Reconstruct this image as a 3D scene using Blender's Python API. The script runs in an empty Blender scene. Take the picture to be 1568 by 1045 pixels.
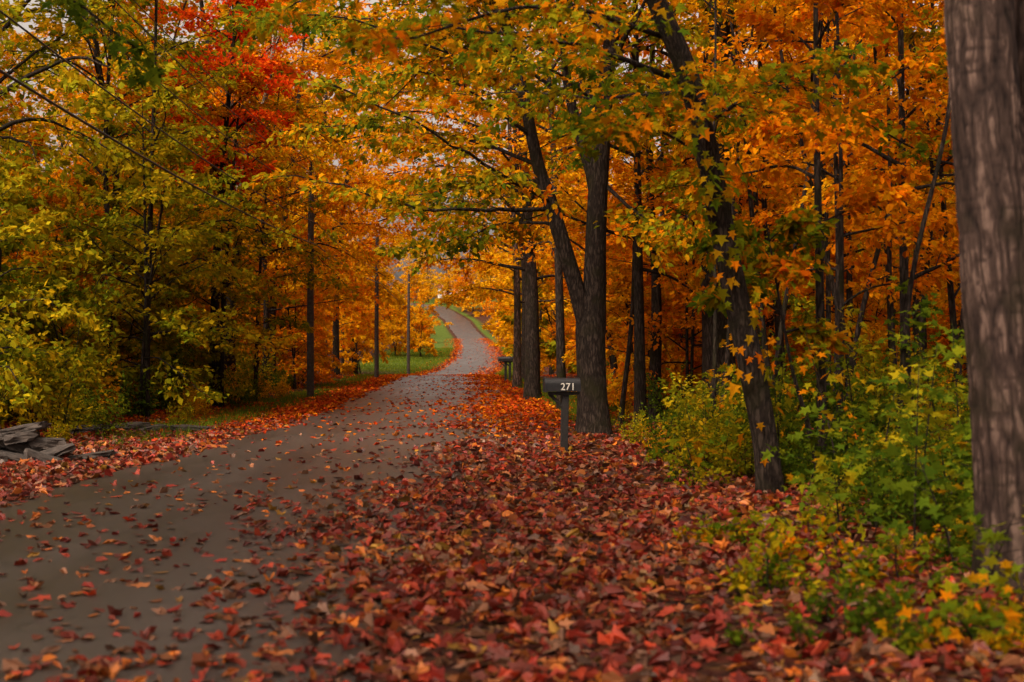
import bpy, math, random
import numpy as np
rng = np.random.default_rng(11)
random.seed(5)
scene = bpy.context.scene
UP = np.array([0, 0, 1.0])

def nrm(v):
    v = np.asarray(v, float)
    return v / (np.linalg.norm(v, axis=-1, keepdims=True) + 1e-9)

# ------------------------------------------------------------ terrain maths
YK = [-80, 0, 15, 23, 33, 52, 87, 110, 155, 210, 270, 310, 345, 400, 600]
CK = [-3.9, -3.4, -3.05, -2.5, -2.25, -2.8, -4.1, -4.4, -3.6, -5.2, -7.9, -12, -19, -38, -120]
HY = [-80, 80, 108, 130, 155, 210, 270, 290, 310, 345, 400, 600, 2000]
HZ = [0, 0, -.6, -.5, .3, 1.6, 3.3, 5.0, 7.3, 11.3, 14.5, 19, 22]
def smooth_tab(k, v, lo=-80, hi=2000, w=9):
    ys = np.arange(lo, hi, 1.0)
    z = np.interp(ys, k, v)
    ker = np.hanning(2*w+1); ker /= ker.sum()
    zp = np.pad(z, w, mode='edge')
    return ys, np.convolve(zp, ker, 'valid')
_cy, _cv = smooth_tab(YK, CK)
_hy, _hv = smooth_tab(HY, HZ)
def cx(y): return np.interp(y, _cy, _cv)
def hy(y): return np.interp(y, _hy, _hv)
HW = 2.5
def vnoise(x, y):
    return (np.sin(x*.9+1.3*np.sin(y*.31))*np.cos(y*.7+.9*np.sin(x*.43)) + .5*np.sin(x*2.1+y*1.3)*np.cos(y*1.9-x*.6))
def ground_h(x, y):
    x = np.asarray(x, float); y = np.asarray(y, float)
    e = np.abs(x - cx(y))
    w = np.clip((e-3.2)/3.0, 0, 1)
    side = np.clip((e-5)/60, 0, 1)
    return hy(y) + w*.07*vnoise(x, y) - w*.06 + side*2.0

# ------------------------------------------------------------ materials
def newmat(name):
    m = bpy.data.materials.new(name); m.use_nodes = True
    nt = m.node_tree
    for n in list(nt.nodes): nt.nodes.remove(n)
    return m, nt, nt.nodes, nt.links
def ramp(nodes, cols, pos=None, interp='LINEAR'):
    r = nodes.new('ShaderNodeValToRGB'); cr = r.color_ramp
    cr.interpolation = interp
    n = len(cols)
    while len(cr.elements) < n: cr.elements.new(.5)
    for i, c in enumerate(cols):
        cr.elements[i].position = pos[i] if pos else i/(n-1)
        cr.elements[i].color = (c[0], c[1], c[2], 1)
    return r
def mathn(nt, op, a, b):
    n = nt.nodes.new('ShaderNodeMath'); n.operation = op
    for i, v in enumerate((a, b)):
        if isinstance(v, (int, float)): n.inputs[i].default_value = v
        else: nt.links.new(v, n.inputs[i])
    return n.outputs[0]
def leafmat(name, cols, trans=.48, wr=.55, scale=.45, gloss=False, vmin=.5, k=1.0):
    m, nt, N, L = newmat(name)
    out = N.new('ShaderNodeOutputMaterial')
    geo = N.new('ShaderNodeNewGeometry')
    noi = N.new('ShaderNodeTexNoise'); noi.inputs['Scale'].default_value = scale; noi.inputs['Detail'].default_value = 1
    L.new(geo.outputs['Position'], noi.inputs['Vector'])
    n2 = mathn(nt, 'MULTIPLY_ADD', noi.outputs['Fac'], 2.4); n2.node.inputs[2].default_value = -.7
    f = mathn(nt, 'ADD', mathn(nt, 'MULTIPLY', geo.outputs['Random Per Island'], wr), mathn(nt, 'MULTIPLY', n2, 1-wr))
    r = ramp(N, [tuple(c*k for c in q) for q in cols]); L.new(f, r.inputs[0])
    j = mathn(nt, 'FRACT', mathn(nt, 'MULTIPLY', geo.outputs['Random Per Island'], 37.7), 0)
    hs = N.new('ShaderNodeMix'); hs.data_type = 'RGBA'; hs.blend_type = 'MULTIPLY'; hs.inputs[0].default_value = 1
    cb = N.new('ShaderNodeCombineColor'); v = mathn(nt, 'ADD', mathn(nt, 'MULTIPLY', j, 1.1-vmin), vmin)
    for i in range(3): L.new(v, cb.inputs[i])
    L.new(r.outputs[0], hs.inputs[6]); L.new(cb.outputs[0], hs.inputs[7]); col = hs.outputs[2]
    if gloss:
        p = N.new('ShaderNodeBsdfPrincipled'); p.inputs['Roughness'].default_value = .45
        p.inputs['Specular IOR Level'].default_value = .35; L.new(col, p.inputs['Base Color'])
    else:
        p = N.new('ShaderNodeBsdfDiffuse'); L.new(col, p.inputs['Color'])
    t = N.new('ShaderNodeBsdfTranslucent'); L.new(col, t.inputs['Color'])
    mx = N.new('ShaderNodeMixShader'); mx.inputs[0].default_value = trans
    L.new(p.outputs[0], mx.inputs[1]); L.new(t.outputs[0], mx.inputs[2]); L.new(mx.outputs[0], out.inputs[0])
    return m
LM = {}
LM['olive'] = leafmat('leaf_olive', [(.09,.14,.008),(.22,.25,.010),(.42,.36,.012),(.68,.42,.010),(.20,.22,.01)])
LM['yellow'] = leafmat('leaf_yellow', [(.32,.29,.010),(.62,.41,.010),(.85,.48,.010),(.86,.34,.006),(.56,.37,.010)])
LM['orange'] = leafmat('leaf_orange', [(.42,.26,.008),(.82,.34,.005),(.88,.22,.004),(.88,.38,.006),(.76,.13,.004)])
LM['gold'] = leafmat('leaf_gold', [(.66,.33,.006),(.90,.42,.006),(.92,.50,.010),(.88,.28,.005)])
LM['red'] = leafmat('leaf_red', [(.80,.04,.008),(.95,.07,.008),(.95,.20,.008),(.92,.05,.006)])
LM['mixed'] = leafmat('leaf_mixed', [(.06,.12,.008),(.14,.21,.010),(.34,.29,.008),(.80,.26,.005),(.76,.13,.004)], scale=.8)
LM['mapleg'] = leafmat('leaf_maple', [(.06,.11,.008),(.15,.20,.010),(.40,.29,.008),(.84,.32,.005),(.86,.18,.004)], scale=.5)
LM['green'] = leafmat('leaf_green', [(.04,.08,.008),(.09,.15,.010),(.19,.24,.012),(.46,.36,.012)])
LM['fallen'] = leafmat('fallen_leaf', [(.055,.010,.008),(.34,.025,.012),(.13,.035,.024),(.54,.055,.014),(.24,.05,.035),(.66,.18,.015),(.30,.14,.08),(.14,.06,.03),(.80,.40,.03)], trans=.12, wr=.84, scale=.6, gloss=True, vmin=.25)
LM['fallen_far'] = leafmat('fallen_leaf_orange', [(.24,.02,.008),(.62,.07,.010),(.44,.06,.012),(.82,.19,.010),(.84,.34,.015)], trans=.15, wr=.8, scale=.4, vmin=.4)
LM['grass'] = leafmat('grass_blade', [(.06,.10,.01),(.12,.18,.012),(.28,.29,.02)], trans=.35, scale=.6)
PAL = list(LM.keys())

def barkmat(name, c1, c2, c3, sc=1.0, attr=False):
    m, nt, N, L = newmat(name)
    out = N.new('ShaderNodeOutputMaterial'); p = N.new('ShaderNodeBsdfPrincipled')
    tc = N.new('ShaderNodeTexCoord'); mp = N.new('ShaderNodeMapping')
    mp.inputs['Scale'].default_value = (22*sc, 22*sc, 5.0*sc)
    L.new(tc.outputs['Object'], mp.inputs[0])
    wob = N.new('ShaderNodeTexNoise'); wob.inputs['Scale'].default_value = 1.5; wob.inputs['Detail'].default_value = 8; wob.inputs['Roughness'].default_value = .72
    L.new(mp.outputs[0], wob.inputs['Vector'])
    if attr:
        at = N.new('ShaderNodeAttribute'); at.attribute_name = 'relief'
        hgt = mathn(nt, 'ADD', mathn(nt, 'MULTIPLY', at.outputs['Fac'], .62), mathn(nt, 'MULTIPLY', wob.outputs['Fac'], .55))
        bh = wob.outputs['Fac']
    else:
        fu = N.new('ShaderNodeTexNoise'); fu.inputs['Scale'].default_value = .9; fu.inputs['Detail'].default_value = 3
        L.new(mp.outputs[0], fu.inputs['Vector'])
        rd = mathn(nt, 'ABSOLUTE', mathn(nt, 'SUBTRACT', fu.outputs['Fac'], .5), 0)
        rd = mathn(nt, 'MINIMUM', mathn(nt, 'MULTIPLY', rd, 8), 1.0)
        hgt = mathn(nt, 'ADD', mathn(nt, 'MULTIPLY', rd, .42), mathn(nt, 'MULTIPLY', wob.outputs['Fac'], .85)); bh = hgt
    r = ramp(N, [c1, c2, c3], [.34, .68, .96]); L.new(hgt, r.inputs[0])
    big = N.new('ShaderNodeTexNoise'); big.inputs['Scale'].default_value = 1.9; big.inputs['Detail'].default_value = 5
    L.new(tc.outputs['Object'], big.inputs['Vector'])
    moss = N.new('ShaderNodeMix'); moss.data_type = 'RGBA'; moss.inputs[7].default_value = (c1[0]*1.6+.008, c1[1]*1.6+.009, c1[2]*1.6, 1)
    L.new(mathn(nt, 'MULTIPLY', mathn(nt, 'SUBTRACT', big.outputs['Fac'], .49), 4.5), moss.inputs[0]); moss.clamp_factor = True
    L.new(r.outputs[0], moss.inputs[6]); L.new(moss.outputs[2], p.inputs['Base Color'])
    p.inputs['Roughness'].default_value = .85; p.inputs['Specular IOR Level'].default_value = .15
    b = N.new('ShaderNodeBump'); b.inputs['Strength'].default_value = .9; b.inputs['Distance'].default_value = .012 if attr else .03
    L.new(bh, b.inputs['Height']); L.new(b.outputs[0], p.inputs['Normal'])
    L.new(p.outputs[0], out.inputs[0]); return m
BARK = barkmat('bark_dark', (.006,.004,.003), (.024,.016,.012), (.062,.044,.034))
BARKN = barkmat('bark_furrowed', (.005,.003,.003), (.058,.036,.029), (.19,.125,.10), 1.2, True)
BARKL = barkmat('bark_brown', (.009,.005,.004), (.048,.029,.022), (.15,.092,.07), .8)
BARKP = barkmat('bark_pale', (.07,.055,.04), (.26,.21,.16), (.42,.36,.28))
def plain(name, col, rough=.6, metal=0, nscale=20, var=.3, bump=.1):
    m, nt, N, L = newmat(name)
    out = N.new('ShaderNodeOutputMaterial'); p = N.new('ShaderNodeBsdfPrincipled')
    tc = N.new('ShaderNodeTexCoord'); no = N.new('ShaderNodeTexNoise'); no.inputs['Scale'].default_value = nscale; no.inputs['Detail'].default_value = 6
    L.new(tc.outputs['Object'], no.inputs['Vector'])
    r = ramp(N, [tuple(c*(1-var) for c in col), tuple(min(1, c*(1+var)) for c in col)], [.3, .7]); L.new(no.outputs['Fac'], r.inputs[0])
    L.new(r.outputs[0], p.inputs['Base Color']); p.inputs['Roughness'].default_value = rough; p.inputs['Metallic'].default_value = metal
    b = N.new('ShaderNodeBump'); b.inputs['Strength'].default_value = bump; b.inputs['Distance'].default_value = .02
    L.new(no.outputs['Fac'], b.inputs['Height']); L.new(b.outputs[0], p.inputs['Normal'])
    L.new(p.outputs[0], out.inputs[0]); return m

# ------------------------------------------------------------ mesh helpers
def catmull(P, k=5):
    P = np.asarray(P, float)
    Q = np.vstack([2*P[0]-P[1], P, 2*P[-1]-P[-2]])
    out = []
    for i in range(1, len(Q)-2):
        for t in np.linspace(0, 1, k, endpoint=False):
            a, b, c, d = Q[i-1], Q[i], Q[i+1], Q[i+2]
            out.append(.5*((2*b)+(-a+c)*t+(2*a-5*b+4*c-d)*t*t+(-a+3*b-3*c+d)*t**3))
    out.append(P[-1]); return np.array(out)
def valnoise(u, v, nu, nv, seed):   # tileable in u, lattice nu x nv
    G = np.random.default_rng(seed).random((nv+2, nu))
    u = (u*nu) % nu; v = np.clip(v, 0, .9999)*nv
    i = np.floor(u).astype(int); j = np.floor(v).astype(int); fu = u-i; fv = v-j
    fu = fu*fu*(3-2*fu); fv = fv*fv*(3-2*fv); i2 = (i+1) % nu; i = i % nu
    return (G[j, i]*(1-fu)+G[j, i2]*fu)*(1-fv)+(G[j+1, i]*(1-fu)+G[j+1, i2]*fu)*fv

class Acc:
    def __init__(s): s.V = []; s.F = []; s.n = 0; s.rel = []
    def tube(s, pts, rad, n=6, ridge=0.0):
        pts = np.asarray(pts, float); rad = np.asarray(rad, float); m = len(pts)
        T = nrm(np.gradient(pts, axis=0))
        ref = np.array([1., 0, 0]) if abs(T[0, 0]) < .8 else np.array([0, 1., 0])
        a = nrm(ref - T[0]*ref.dot(T[0])); ang = np.linspace(0, 2*np.pi, n, endpoint=False)
        V = np.zeros((m, n, 3)); ph = rng.random(4)*6
        for i in range(m):
            a = nrm(a - T[i]*a.dot(T[i])); b = np.cross(T[i], a)
            rr = rad[i]*np.ones(n)
            if ridge: rr = rr*(1+ridge*(np.sin(ang*3+ph[0]+i*.11)+.6*np.sin(ang*7+ph[1]-i*.2)+.5*np.sin(ang*2+ph[2]+i*.5)))
            V[i] = pts[i] + rr[:, None]*(np.cos(ang)[:, None]*a + np.sin(ang)[:, None]*b)
        s._push(V, m, n); s.rel.append(np.full(m*n, .5))
    def _push(s, V, m, n):
        idx = s.n + np.arange(m*n).reshape(m, n); A = idx[:-1]; B = idx[1:]
        F = np.stack([A, np.roll(A, -1, 1), np.roll(B, -1, 1), B], -1).reshape(-1, 4)
        s.V.append(V.reshape(-1, 3)); s.F.append(F); s.n += m*n
    def barktube(s, pts, rad, seed, n=200, dz=.022, depth=.020):
        L = np.concatenate([[0], np.cumsum(np.linalg.norm(np.diff(pts, axis=0), axis=1))]); tot = L[-1]
        m = int(tot/dz); ss = np.linspace(0, tot, m)
        P = np.stack([np.interp(ss, L, pts[:, k]) for k in range(3)], 1); R = np.interp(ss, L, rad)
        ang = np.linspace(0, 1, n, endpoint=False); U, W = np.meshgrid(ang, ss/tot)
        Uw = U + .020*(valnoise(U, W, 8, int(tot*3), seed)-.5)+.010*(valnoise(U, W, 20, int(tot*8), seed+1)-.5)
        r1 = 1-np.abs(2*valnoise(Uw, W, 26, int(tot*2.2), seed+2)-1)
        r2 = 1-np.abs(2*valnoise(Uw, W, 44, int(tot*5.5), seed+3)-1)
        cr = np.clip((np.abs(valnoise(Uw, W, 14, int(tot*14), seed+4)-.5))*9, 0, 1)
        plate = np.clip(1.6-1.35*(np.maximum(r1, .85*r2)), 0, 1)*(.55+.45*cr)
        fine = valnoise(Uw, W, 110, int(tot*24), seed+5)
        h = .8*plate+.2*fine
        big = .05*(valnoise(U, W, 5, int(tot*.8)+2, seed+6)-.5)
        flare = (.16*np.exp(-W*tot/.35))*(valnoise(U, W*0, 6, 2, seed+7))*1.4
        RR = R[:, None]*(1+big+flare) + depth*(h-.5)
        a0 = U*2*np.pi
        V = np.stack([P[:, 0:1]+RR*np.cos(a0), P[:, 1:2]+RR*np.sin(a0), P[:, 2:3]+0*RR], -1)
        s._push(V, m, n); s.rel.append(h.ravel())
    def fast3(s, pts, rad):
        m = len(pts); ax = nrm(pts[-1]-pts[0]); a = nrm(np.cross(ax, UP)+1e-3); b = np.cross(ax, a)
        c = np.array([[1,0],[-.5,.87],[-.5,-.87]]); off = c[:,:1]*a+c[:,1:]*b
        V = pts[:,None]+rad[:,None,None]*off[None]; idx = s.n+np.arange(m*3).reshape(m,3); A = idx[:-1]; B = idx[1:]
        s.F.append(np.stack([A, A[:,[1,2,0]], B[:,[1,2,0]], B], -1).reshape(-1,4)); s.V.append(V.reshape(-1,3)); s.n += m*3
        s.rel.append(np.full(m*3, .5))
KITE = (np.array([(0,0,0),(.36,.42,.08),(0,1,-.06),(-.36,.42,.08)]), [(0,1,2),(0,2,3)])
OVAL = (np.array([(0,0,0),(.26,.22,.06),(.30,.58,.05),(0,1,-.1),(-.30,.58,.05),(-.26,.22,.06)]), [(0,1,2,3),(0,3,4,5)])
MAPLE = (np.array([(0,0,0),(.42,.0,.05),(.25,.27,.06),(.56,.52,.0),(.2,.52,.05),(0,1,-.12),(-.2,.52,.05),(-.56,.52,.0),(-.25,.27,.06),(-.42,.0,.05)]),
         [(0,1,2,3,4,5),(0,5,6,7,8,9)])
MAPLE2 = (np.array([(0,0,0),(.34,.08,.10),(.34,.30,.08),(.50,.60,.12),(.26,.62,.06),(.06,.95,-.16),(-.24,.66,.05),(-.46,.50,.10),(-.36,.30,.10),(-.38,.06,.12)]),
         [(0,1,2,3,4,5),(0,5,6,7,8,9)])
def leaf_arrays(P, D, Nn, S, tpl, curl=1.0):
    D = nrm(D); B = nrm(np.cross(D, Nn)); Nn = np.cross(B, D)
    T, F = tpl; k = len(T); n = len(P)
    cz = (rng.random(n)*2.2-.5)*curl; wx = .75+.35*rng.random(n)
    V = P[:, None] + S[:, None, None]*((T[None, :, 0]*wx[:, None])[..., None]*B[:, None] + T[None, :, 1, None]*D[:, None] + (T[None, :, 2]*cz[:, None])[..., None]*Nn[:, None])
    fs = len(F[0]); Fa = np.array(F)
    FF = (np.arange(n)*k)[:, None, None] + Fa[None]
    return V.reshape(-1, 3), FF.reshape(-1, fs)
def build_mesh(name, groups, mats, smooth0=True):
    V = []; LI = []; LS = []; MI = []; SM = []; nv = 0; nl = 0
    for v, f, mi in groups:
        if len(v) == 0: continue
        V.append(v); LI.append((f+nv).ravel()); k = f.shape[1]; nf = len(f)
        LS.append(nl+np.arange(nf)*k); MI.append(np.full(nf, mi)); SM.append(np.full(nf, mi == 0 and smooth0))
        nv += len(v); nl += nf*k
    V = np.concatenate(V); LI = np.concatenate(LI); LS = np.concatenate(LS); MI = np.concatenate(MI); SM = np.concatenate(SM)
    me = bpy.data.meshes.new(name)
    me.vertices.add(len(V)); me.vertices.foreach_set('co', V.astype(np.float32).ravel())
    me.loops.add(len(LI)); me.loops.foreach_set('vertex_index', LI.astype(np.int32))
    me.polygons.add(len(LS)); me.polygons.foreach_set('loop_start', LS.astype(np.int32))
    for m in mats: me.materials.append(m)
    me.polygons.foreach_set('material_index', MI.astype(np.int32))
    me.polygons.foreach_set('use_smooth', SM)
    me.update(calc_edges=True)
    return me
def addobj(name, me, loc=(0,0,0), parent=None, rot=0, scale=1):
    o = bpy.data.objects.new(name, me); scene.collection.objects.link(o)
    o.location = loc; o.rotation_euler = (0, 0, rot); o.scale = (scale,)*3
    if parent: o.parent = parent
    return o
def empty(name, loc=(0,0,0)):
    o = bpy.data.objects.new(name, None); scene.collection.objects.link(o); o.location = loc; return o

# ------------------------------------------------------------ tree growth
class Grower:
    def __init__(s, leafsize=.1, tpl=KITE, dens=1.0, flat=.45, subwood=True):
        s.w = Acc(); s.P = []; s.D = []; s.N = []; s.S = []
        s.ls = leafsize; s.tpl = tpl; s.dens = dens; s.flat = flat; s.subwood = subwood
    def leaves(s, P, D, Nn, S): s.P.append(P); s.D.append(D); s.N.append(Nn); s.S.append(S)
    def sub(s, b, u, L, r, ntw=7, nlf=8):
        u = nrm(u); side = nrm(np.cross(u, UP)+1e-3)
        if s.subwood:
            t = np.linspace(0, 1, 4)
            pts = b + u*L*t[:, None] + UP*(-.12*L*t**2)[:, None] + rng.normal(0, .03*L, (4, 3))*t[:, None]
            s.w.fast3(pts, r*(1-.75*t))
        nlf = max(2, int(nlf*s.dens))
        a = np.linspace(.08, 1, ntw) + rng.normal(0, .03, ntw)
        sg = np.where(np.arange(ntw) % 2 == 0, 1, -1)
        tl = L*.5*(1.05-.65*a)*(.7+.6*rng.random(ntw))
        td = nrm(u*.65 + side*(sg*.8)[:, None] + rng.normal(0, .22, (ntw, 3)))
        tb = b + u*(L*a)[:, None] + UP*(-.12*L*a**2)[:, None]
        t = rng.random((ntw, nlf))**.8
        P = tb[:, None] + td[:, None]*(tl[:, None]*t)[..., None] + UP*(-.18*tl[:, None]*t**2)[..., None] + rng.normal(0, .03+.02*L, (ntw, nlf, 3))
        D = td[:, None] + rng.normal(0, .55, (ntw, nlf, 3)) - UP*.4
        Nn = UP + rng.normal(0, s.flat, (ntw, nlf, 3)) + np.array([.0, -.35, 0])
        n = ntw*nlf
        s.leaves(P.reshape(n, 3), D.reshape(n, 3), Nn.reshape(n, 3), s.ls*(.6+.7*rng.random(n)))
    def limb(s, pts, r0, L=None, nsub=9, n=5, ntw=7, nlf=8, start=.25, sublen=None):
        pts = catmull(pts, 4); m = len(pts); t = np.linspace(0, 1, m)
        seg = np.linalg.norm(pts[-1]-pts[0]) if L is None else L
        pts = pts + np.cumsum(rng.normal(0, .012*seg, pts.shape), 0)*t[:, None]
        s.w.tube(pts, r0*(1-.85*t**.8)+.003, n)
        sl = sublen or seg*.38
        for i in range(nsub):
            a = start + (1-start)*(i+.5*rng.random())/nsub
            j = min(m-2, int(a*(m-1))); b = pts[j]; T = nrm(pts[j+1]-pts[j])
            side = nrm(np.cross(T, UP)+rng.normal(0, .1, 3))*(1 if i % 2 else -1)
            u = T*(.5+.3*rng.random()) + side*.8 + UP*rng.normal(0.0, .3)
            s.sub(b, u, sl*(1.15-.6*a)*(.7+.6*rng.random()), r0*.25*(1-.6*a)+.002, ntw, nlf)
        s.sub(pts[-2], pts[-1]-pts[-2], sl*.6, r0*.12+.002, ntw, nlf)
    def stem(s, pts, rads, n=10, ridge=0.03, k=6, flare=True, bark=None):
        P = catmull(pts, k); R = np.interp(np.linspace(0, len(rads)-1, len(P)), np.arange(len(rads)), rads)
        if flare:
            zz = P[:, 2]-P[0, 2]; R = R*(1+.28*np.exp(-zz/.25))
        P[0, 2] -= .15 if flare else 0
        if bark: s.w.barktube(P, R, *bark)
        else: s.w.tube(P, R, n, ridge)
        return P, R
    def crown(s, P, z0, nl, L, r=.05, elev=(12, 60), shape=1.0, nsub=9, ntw=7, nlf=8, azb=None):
        z = P[:, 2]; zt = z[-1]
        for i in range(nl):
            f = (i+rng.random())/nl; zz = z0+(zt-z0)*f
            b = np.array([np.interp(zz, z, P[:, 0]), np.interp(zz, z, P[:, 1]), zz])
            az = i*2.4+rng.normal(0, .5)
            if azb is not None and rng.random() < .6: az = azb+rng.normal(0, .7)
            el = math.radians(elev[0]+(elev[1]-elev[0])*f+rng.normal(0, 12))
            ll = L*(.45+.75*math.sin(math.pi*min(1, .25+.75*f))**shape)*(.7+.5*rng.random())
            if f > .9: ll *= .6
            d = np.array([math.cos(az)*math.cos(el), math.sin(az)*math.cos(el), math.sin(el)])
            t = np.array([0, .33, .66, 1.])
            arch = rng.normal(.18, .1)
            pts = b + d*(ll*t)[:, None] + UP*((arch*ll)*(np.sin(t*math.pi*.8)-t*1.1))[:, None] + rng.normal(0, .06*ll, (4, 3))*t[:, None]
            s.limb(pts, r*(1-.5*f)*(ll/L+.2), ll, nsub, 4, ntw, nlf)
    def arrays(s):
        w = (np.concatenate(s.w.V), np.concatenate(s.w.F))
        l = leaf_arrays(np.concatenate(s.P), np.concatenate(s.D), np.concatenate(s.N), np.concatenate(s.S), s.tpl)
        return w, l
    def finish(s, name, bark, leaf):
        w, l = s.arrays()
        me = build_mesh(name, [(*w, 0), (*l, 1)], [bark, leaf])
        if bark is BARKN:
            h = np.zeros(len(me.vertices), np.float32); rel = np.concatenate(s.w.rel); h[:len(rel)] = rel
            me.attributes.new('relief', 'FLOAT', 'POINT').data.foreach_set('value', h)
        return me

# ------------------------------------------------------------ tree variants
def tall_variant(H, z0, L, r, lean, nl=26, ls=.18, nlf=5, nsub=7, sw=True):
    g = Grower(ls, KITE, subwood=sw)
    pts = [(0,0,0)]
    for f in (.2,.4,.6,.8,1): pts.append((lean[0]*f*f+rng.normal(0,.2), lean[1]*f*f+rng.normal(0,.2), H*f))
    P, R = g.stem(pts, [r, r*.85, r*.72, r*.55, r*.35, .02], 7, k=3)
    g.crown(P, z0, nl, L, r*.26, nlf=nlf, nsub=nsub)
    return g.arrays()
spec_ = [(16,3.6,3.5,.16,(1.2,.5)), (14,2.6,3.2,.12,(-1.2,.8)), (18,4.8,3.9,.20,(.3,-1.2)), (15,2.0,3.0,.10,(-1.8,-.4)), (17,4.0,3.4,.15,(.8,1.6))]
TALL = [tall_variant(*q) for q in spec_]
TALLF = [tall_variant(*q, nl=22, ls=.30, nlf=3, nsub=6, sw=False) for q in spec_]
TALLX = [tall_variant(*q, nl=18, ls=.5, nlf=2, nsub=4, sw=False) for q in spec_]
def under_variant(H, z0, L, nl, ls=.14, nlf=5, sw=True, nsub=5):
    g = Grower(ls, KITE, subwood=sw)
    for k in range(2):
        dx, dy = rng.normal(0, .7, 2)
        pts = [(k*.2, 0, 0), (k*.2+dx*.3, dy*.3, H*.35), (dx*.6, dy*.6, H*.7), (dx, dy, H*(1-.2*k))]
        P, R = g.stem(pts, [.045, .035, .024, .008], 5, k=3)
        g.crown(P, z0, nl, L, .016, elev=(5, 40), nsub=nsub, nlf=nlf)
    return g.arrays()
US = [(5.5,.6,1.6,14), (4.2,.3,1.4,13), (7,.9,1.9,16)]
UNDER = [under_variant(*q) for q in US]
UNDERF = [under_variant(*q, ls=.24, nlf=3, sw=False, nsub=4) for q in US]
def shrub_variant(H, n, ls=.09, sub=5):
    g = Grower(ls, OVAL, flat=.6)
    for k in range(n):
        az = rng.random()*6.28; d = np.array([math.cos(az), math.sin(az), 0]); o = d*rng.random()*.35
        h = H*(.6+.5*rng.random())
        pts = np.array([o, o+d*.15+UP*h*.5, o+d*.4*rng.random()*H+UP*h])
        g.limb(pts, .008, h, sub, 3, 4, 4, .1, h*.42)
    return g.arrays()
SHRUB = [shrub_variant(1.2, 11), shrub_variant(.8, 11, .08), shrub_variant(1.8, 13, .10)]
HERB = [shrub_variant(.35, 4, .07, 2), shrub_variant(.25, 3, .08, 2)]
MASSMATS = [BARK]+[LM[k] for k in PAL]
class Mass:
    def __init__(s): s.g = []; s.n = 0
    def add(s, arr, x, y, mat, sc=1, rot=None):
        a = random.random()*6.28 if rot is None else rot; c, q = math.cos(a)*sc, math.sin(a)*sc
        o = np.array([x, y, float(ground_h(x, y))-.03])
        for (V, F), mi in zip(arr, (0, 1+PAL.index(mat))):
            W = np.stack([V[:,0]*c-V[:,1]*q, V[:,0]*q+V[:,1]*c, V[:,2]*sc], 1)+o
            s.g.append((W, F, mi)); s.n += len(F)
    def done(s, name): return addobj(name, build_mesh(name, s.g, MASSMATS))

# ------------------------------------------------------------ hero trees (right)
g = Grower(.14, OVAL, 1.0); y = 27.0
g.stem([(1.56,y,0),(1.53,y,.9),(1.50,y,2.0),(1.50,y,2.6)], [.30,.28,.28,.22], 20, .035)
P, R = g.stem([(1.55,y,1.9),(1.57,y,3.2),(1.62,y,4.5),(1.81,y,7.0),(2.06,y+.3,8.3),(2.3,y+.5,11),(2.5,y+.6,14)], [.23,.21,.19,.15,.12,.07,.02], 14, .03, flare=False)
g.crown(P, 5.4, 18, 3.2, .05, nlf=6)
P, R = g.stem([(1.46,y,1.9),(1.19,y-.05,2.85),(.76,y-.1,4.27),(.47,y-.2,5.2),(.14,y-.3,6.8),(-.2,y-.4,8.3),(-.6,y-.5,11.5)], [.19,.16,.14,.12,.09,.06,.015], 12, .03, flare=False)
g.crown(P, 5.6, 18, 3.4, .04, azb=math.pi, nlf=6)
P, R = g.stem([(1.62,y,4.6),(1.35,y+.3,5.6),(1.07,y+.5,6.8),(.9,y+.8,9)], [.13,.11,.09,.03], 10, .03, flare=False)
g.crown(P, 6.0, 7, 2.6, .035, nlf=6)
for pts, r in [([(.76,y,4.27),(-.3,y-.6,4.22),(-1.6,y-1.2,4.15),(-2.9,y-1.6,4.35),(-4.6,y-2,4.75)], .05),
               ([(.50,y,5.1),(-.55,y+.2,5.55),(-1.7,y+.6,5.8),(-2.9,y+1,6.1),(-4.2,y+1,6.4)], .045),
               ([(.76,y,4.4),(-.2,y-2,4.7),(-1.5,y-3.6,5.1),(-3.2,y-5,5.5)], .045),
               ([(.6,y,4.8),(-.2,y+2,5.0),(-1.5,y+3.6,5.1),(-3.2,y+5,5.2)], .045),
               ([(.9,y,4.0),(-.1,y+1.2,4.1),(-1.2,y+2,3.9),(-2.2,y+2.6,3.8)], .035),
               ([(1.75,y,4.75),(2.3,y-.4,4.2),(2.9,y-.8,3.9),(3.5,y-1,3.8)], .045),
               ([(1.66,y,5.6),(2.6,y-1,6.0),(3.6,y-2,6.2)], .04),
               ([(.3,y,6.2),(-1.2,y-1,7.0),(-2.8,y-1.6,7.4),(-4.6,y-2,7.4)], .04),
               ([(.1,y,7.0),(-1.2,y+1,8.0),(-2.8,y+1.6,8.4),(-4.2,y+2,8.6)], .04),
               ([(0,y,7.4),(-.8,y-1.4,8.4),(-2.0,y-2.0,9.0)], .035),
               ([(1.7,y,6.2),(.6,y-2,6.7),(-.6,y-3.6,6.9)], .035)]:
    g.limb(pts, r, None, 14, 6, 8, 8, .22, 1.3)
addobj('unseen_shade_tree', g.finish('forked_maple', BARK, LM['mapleg']))

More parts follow.
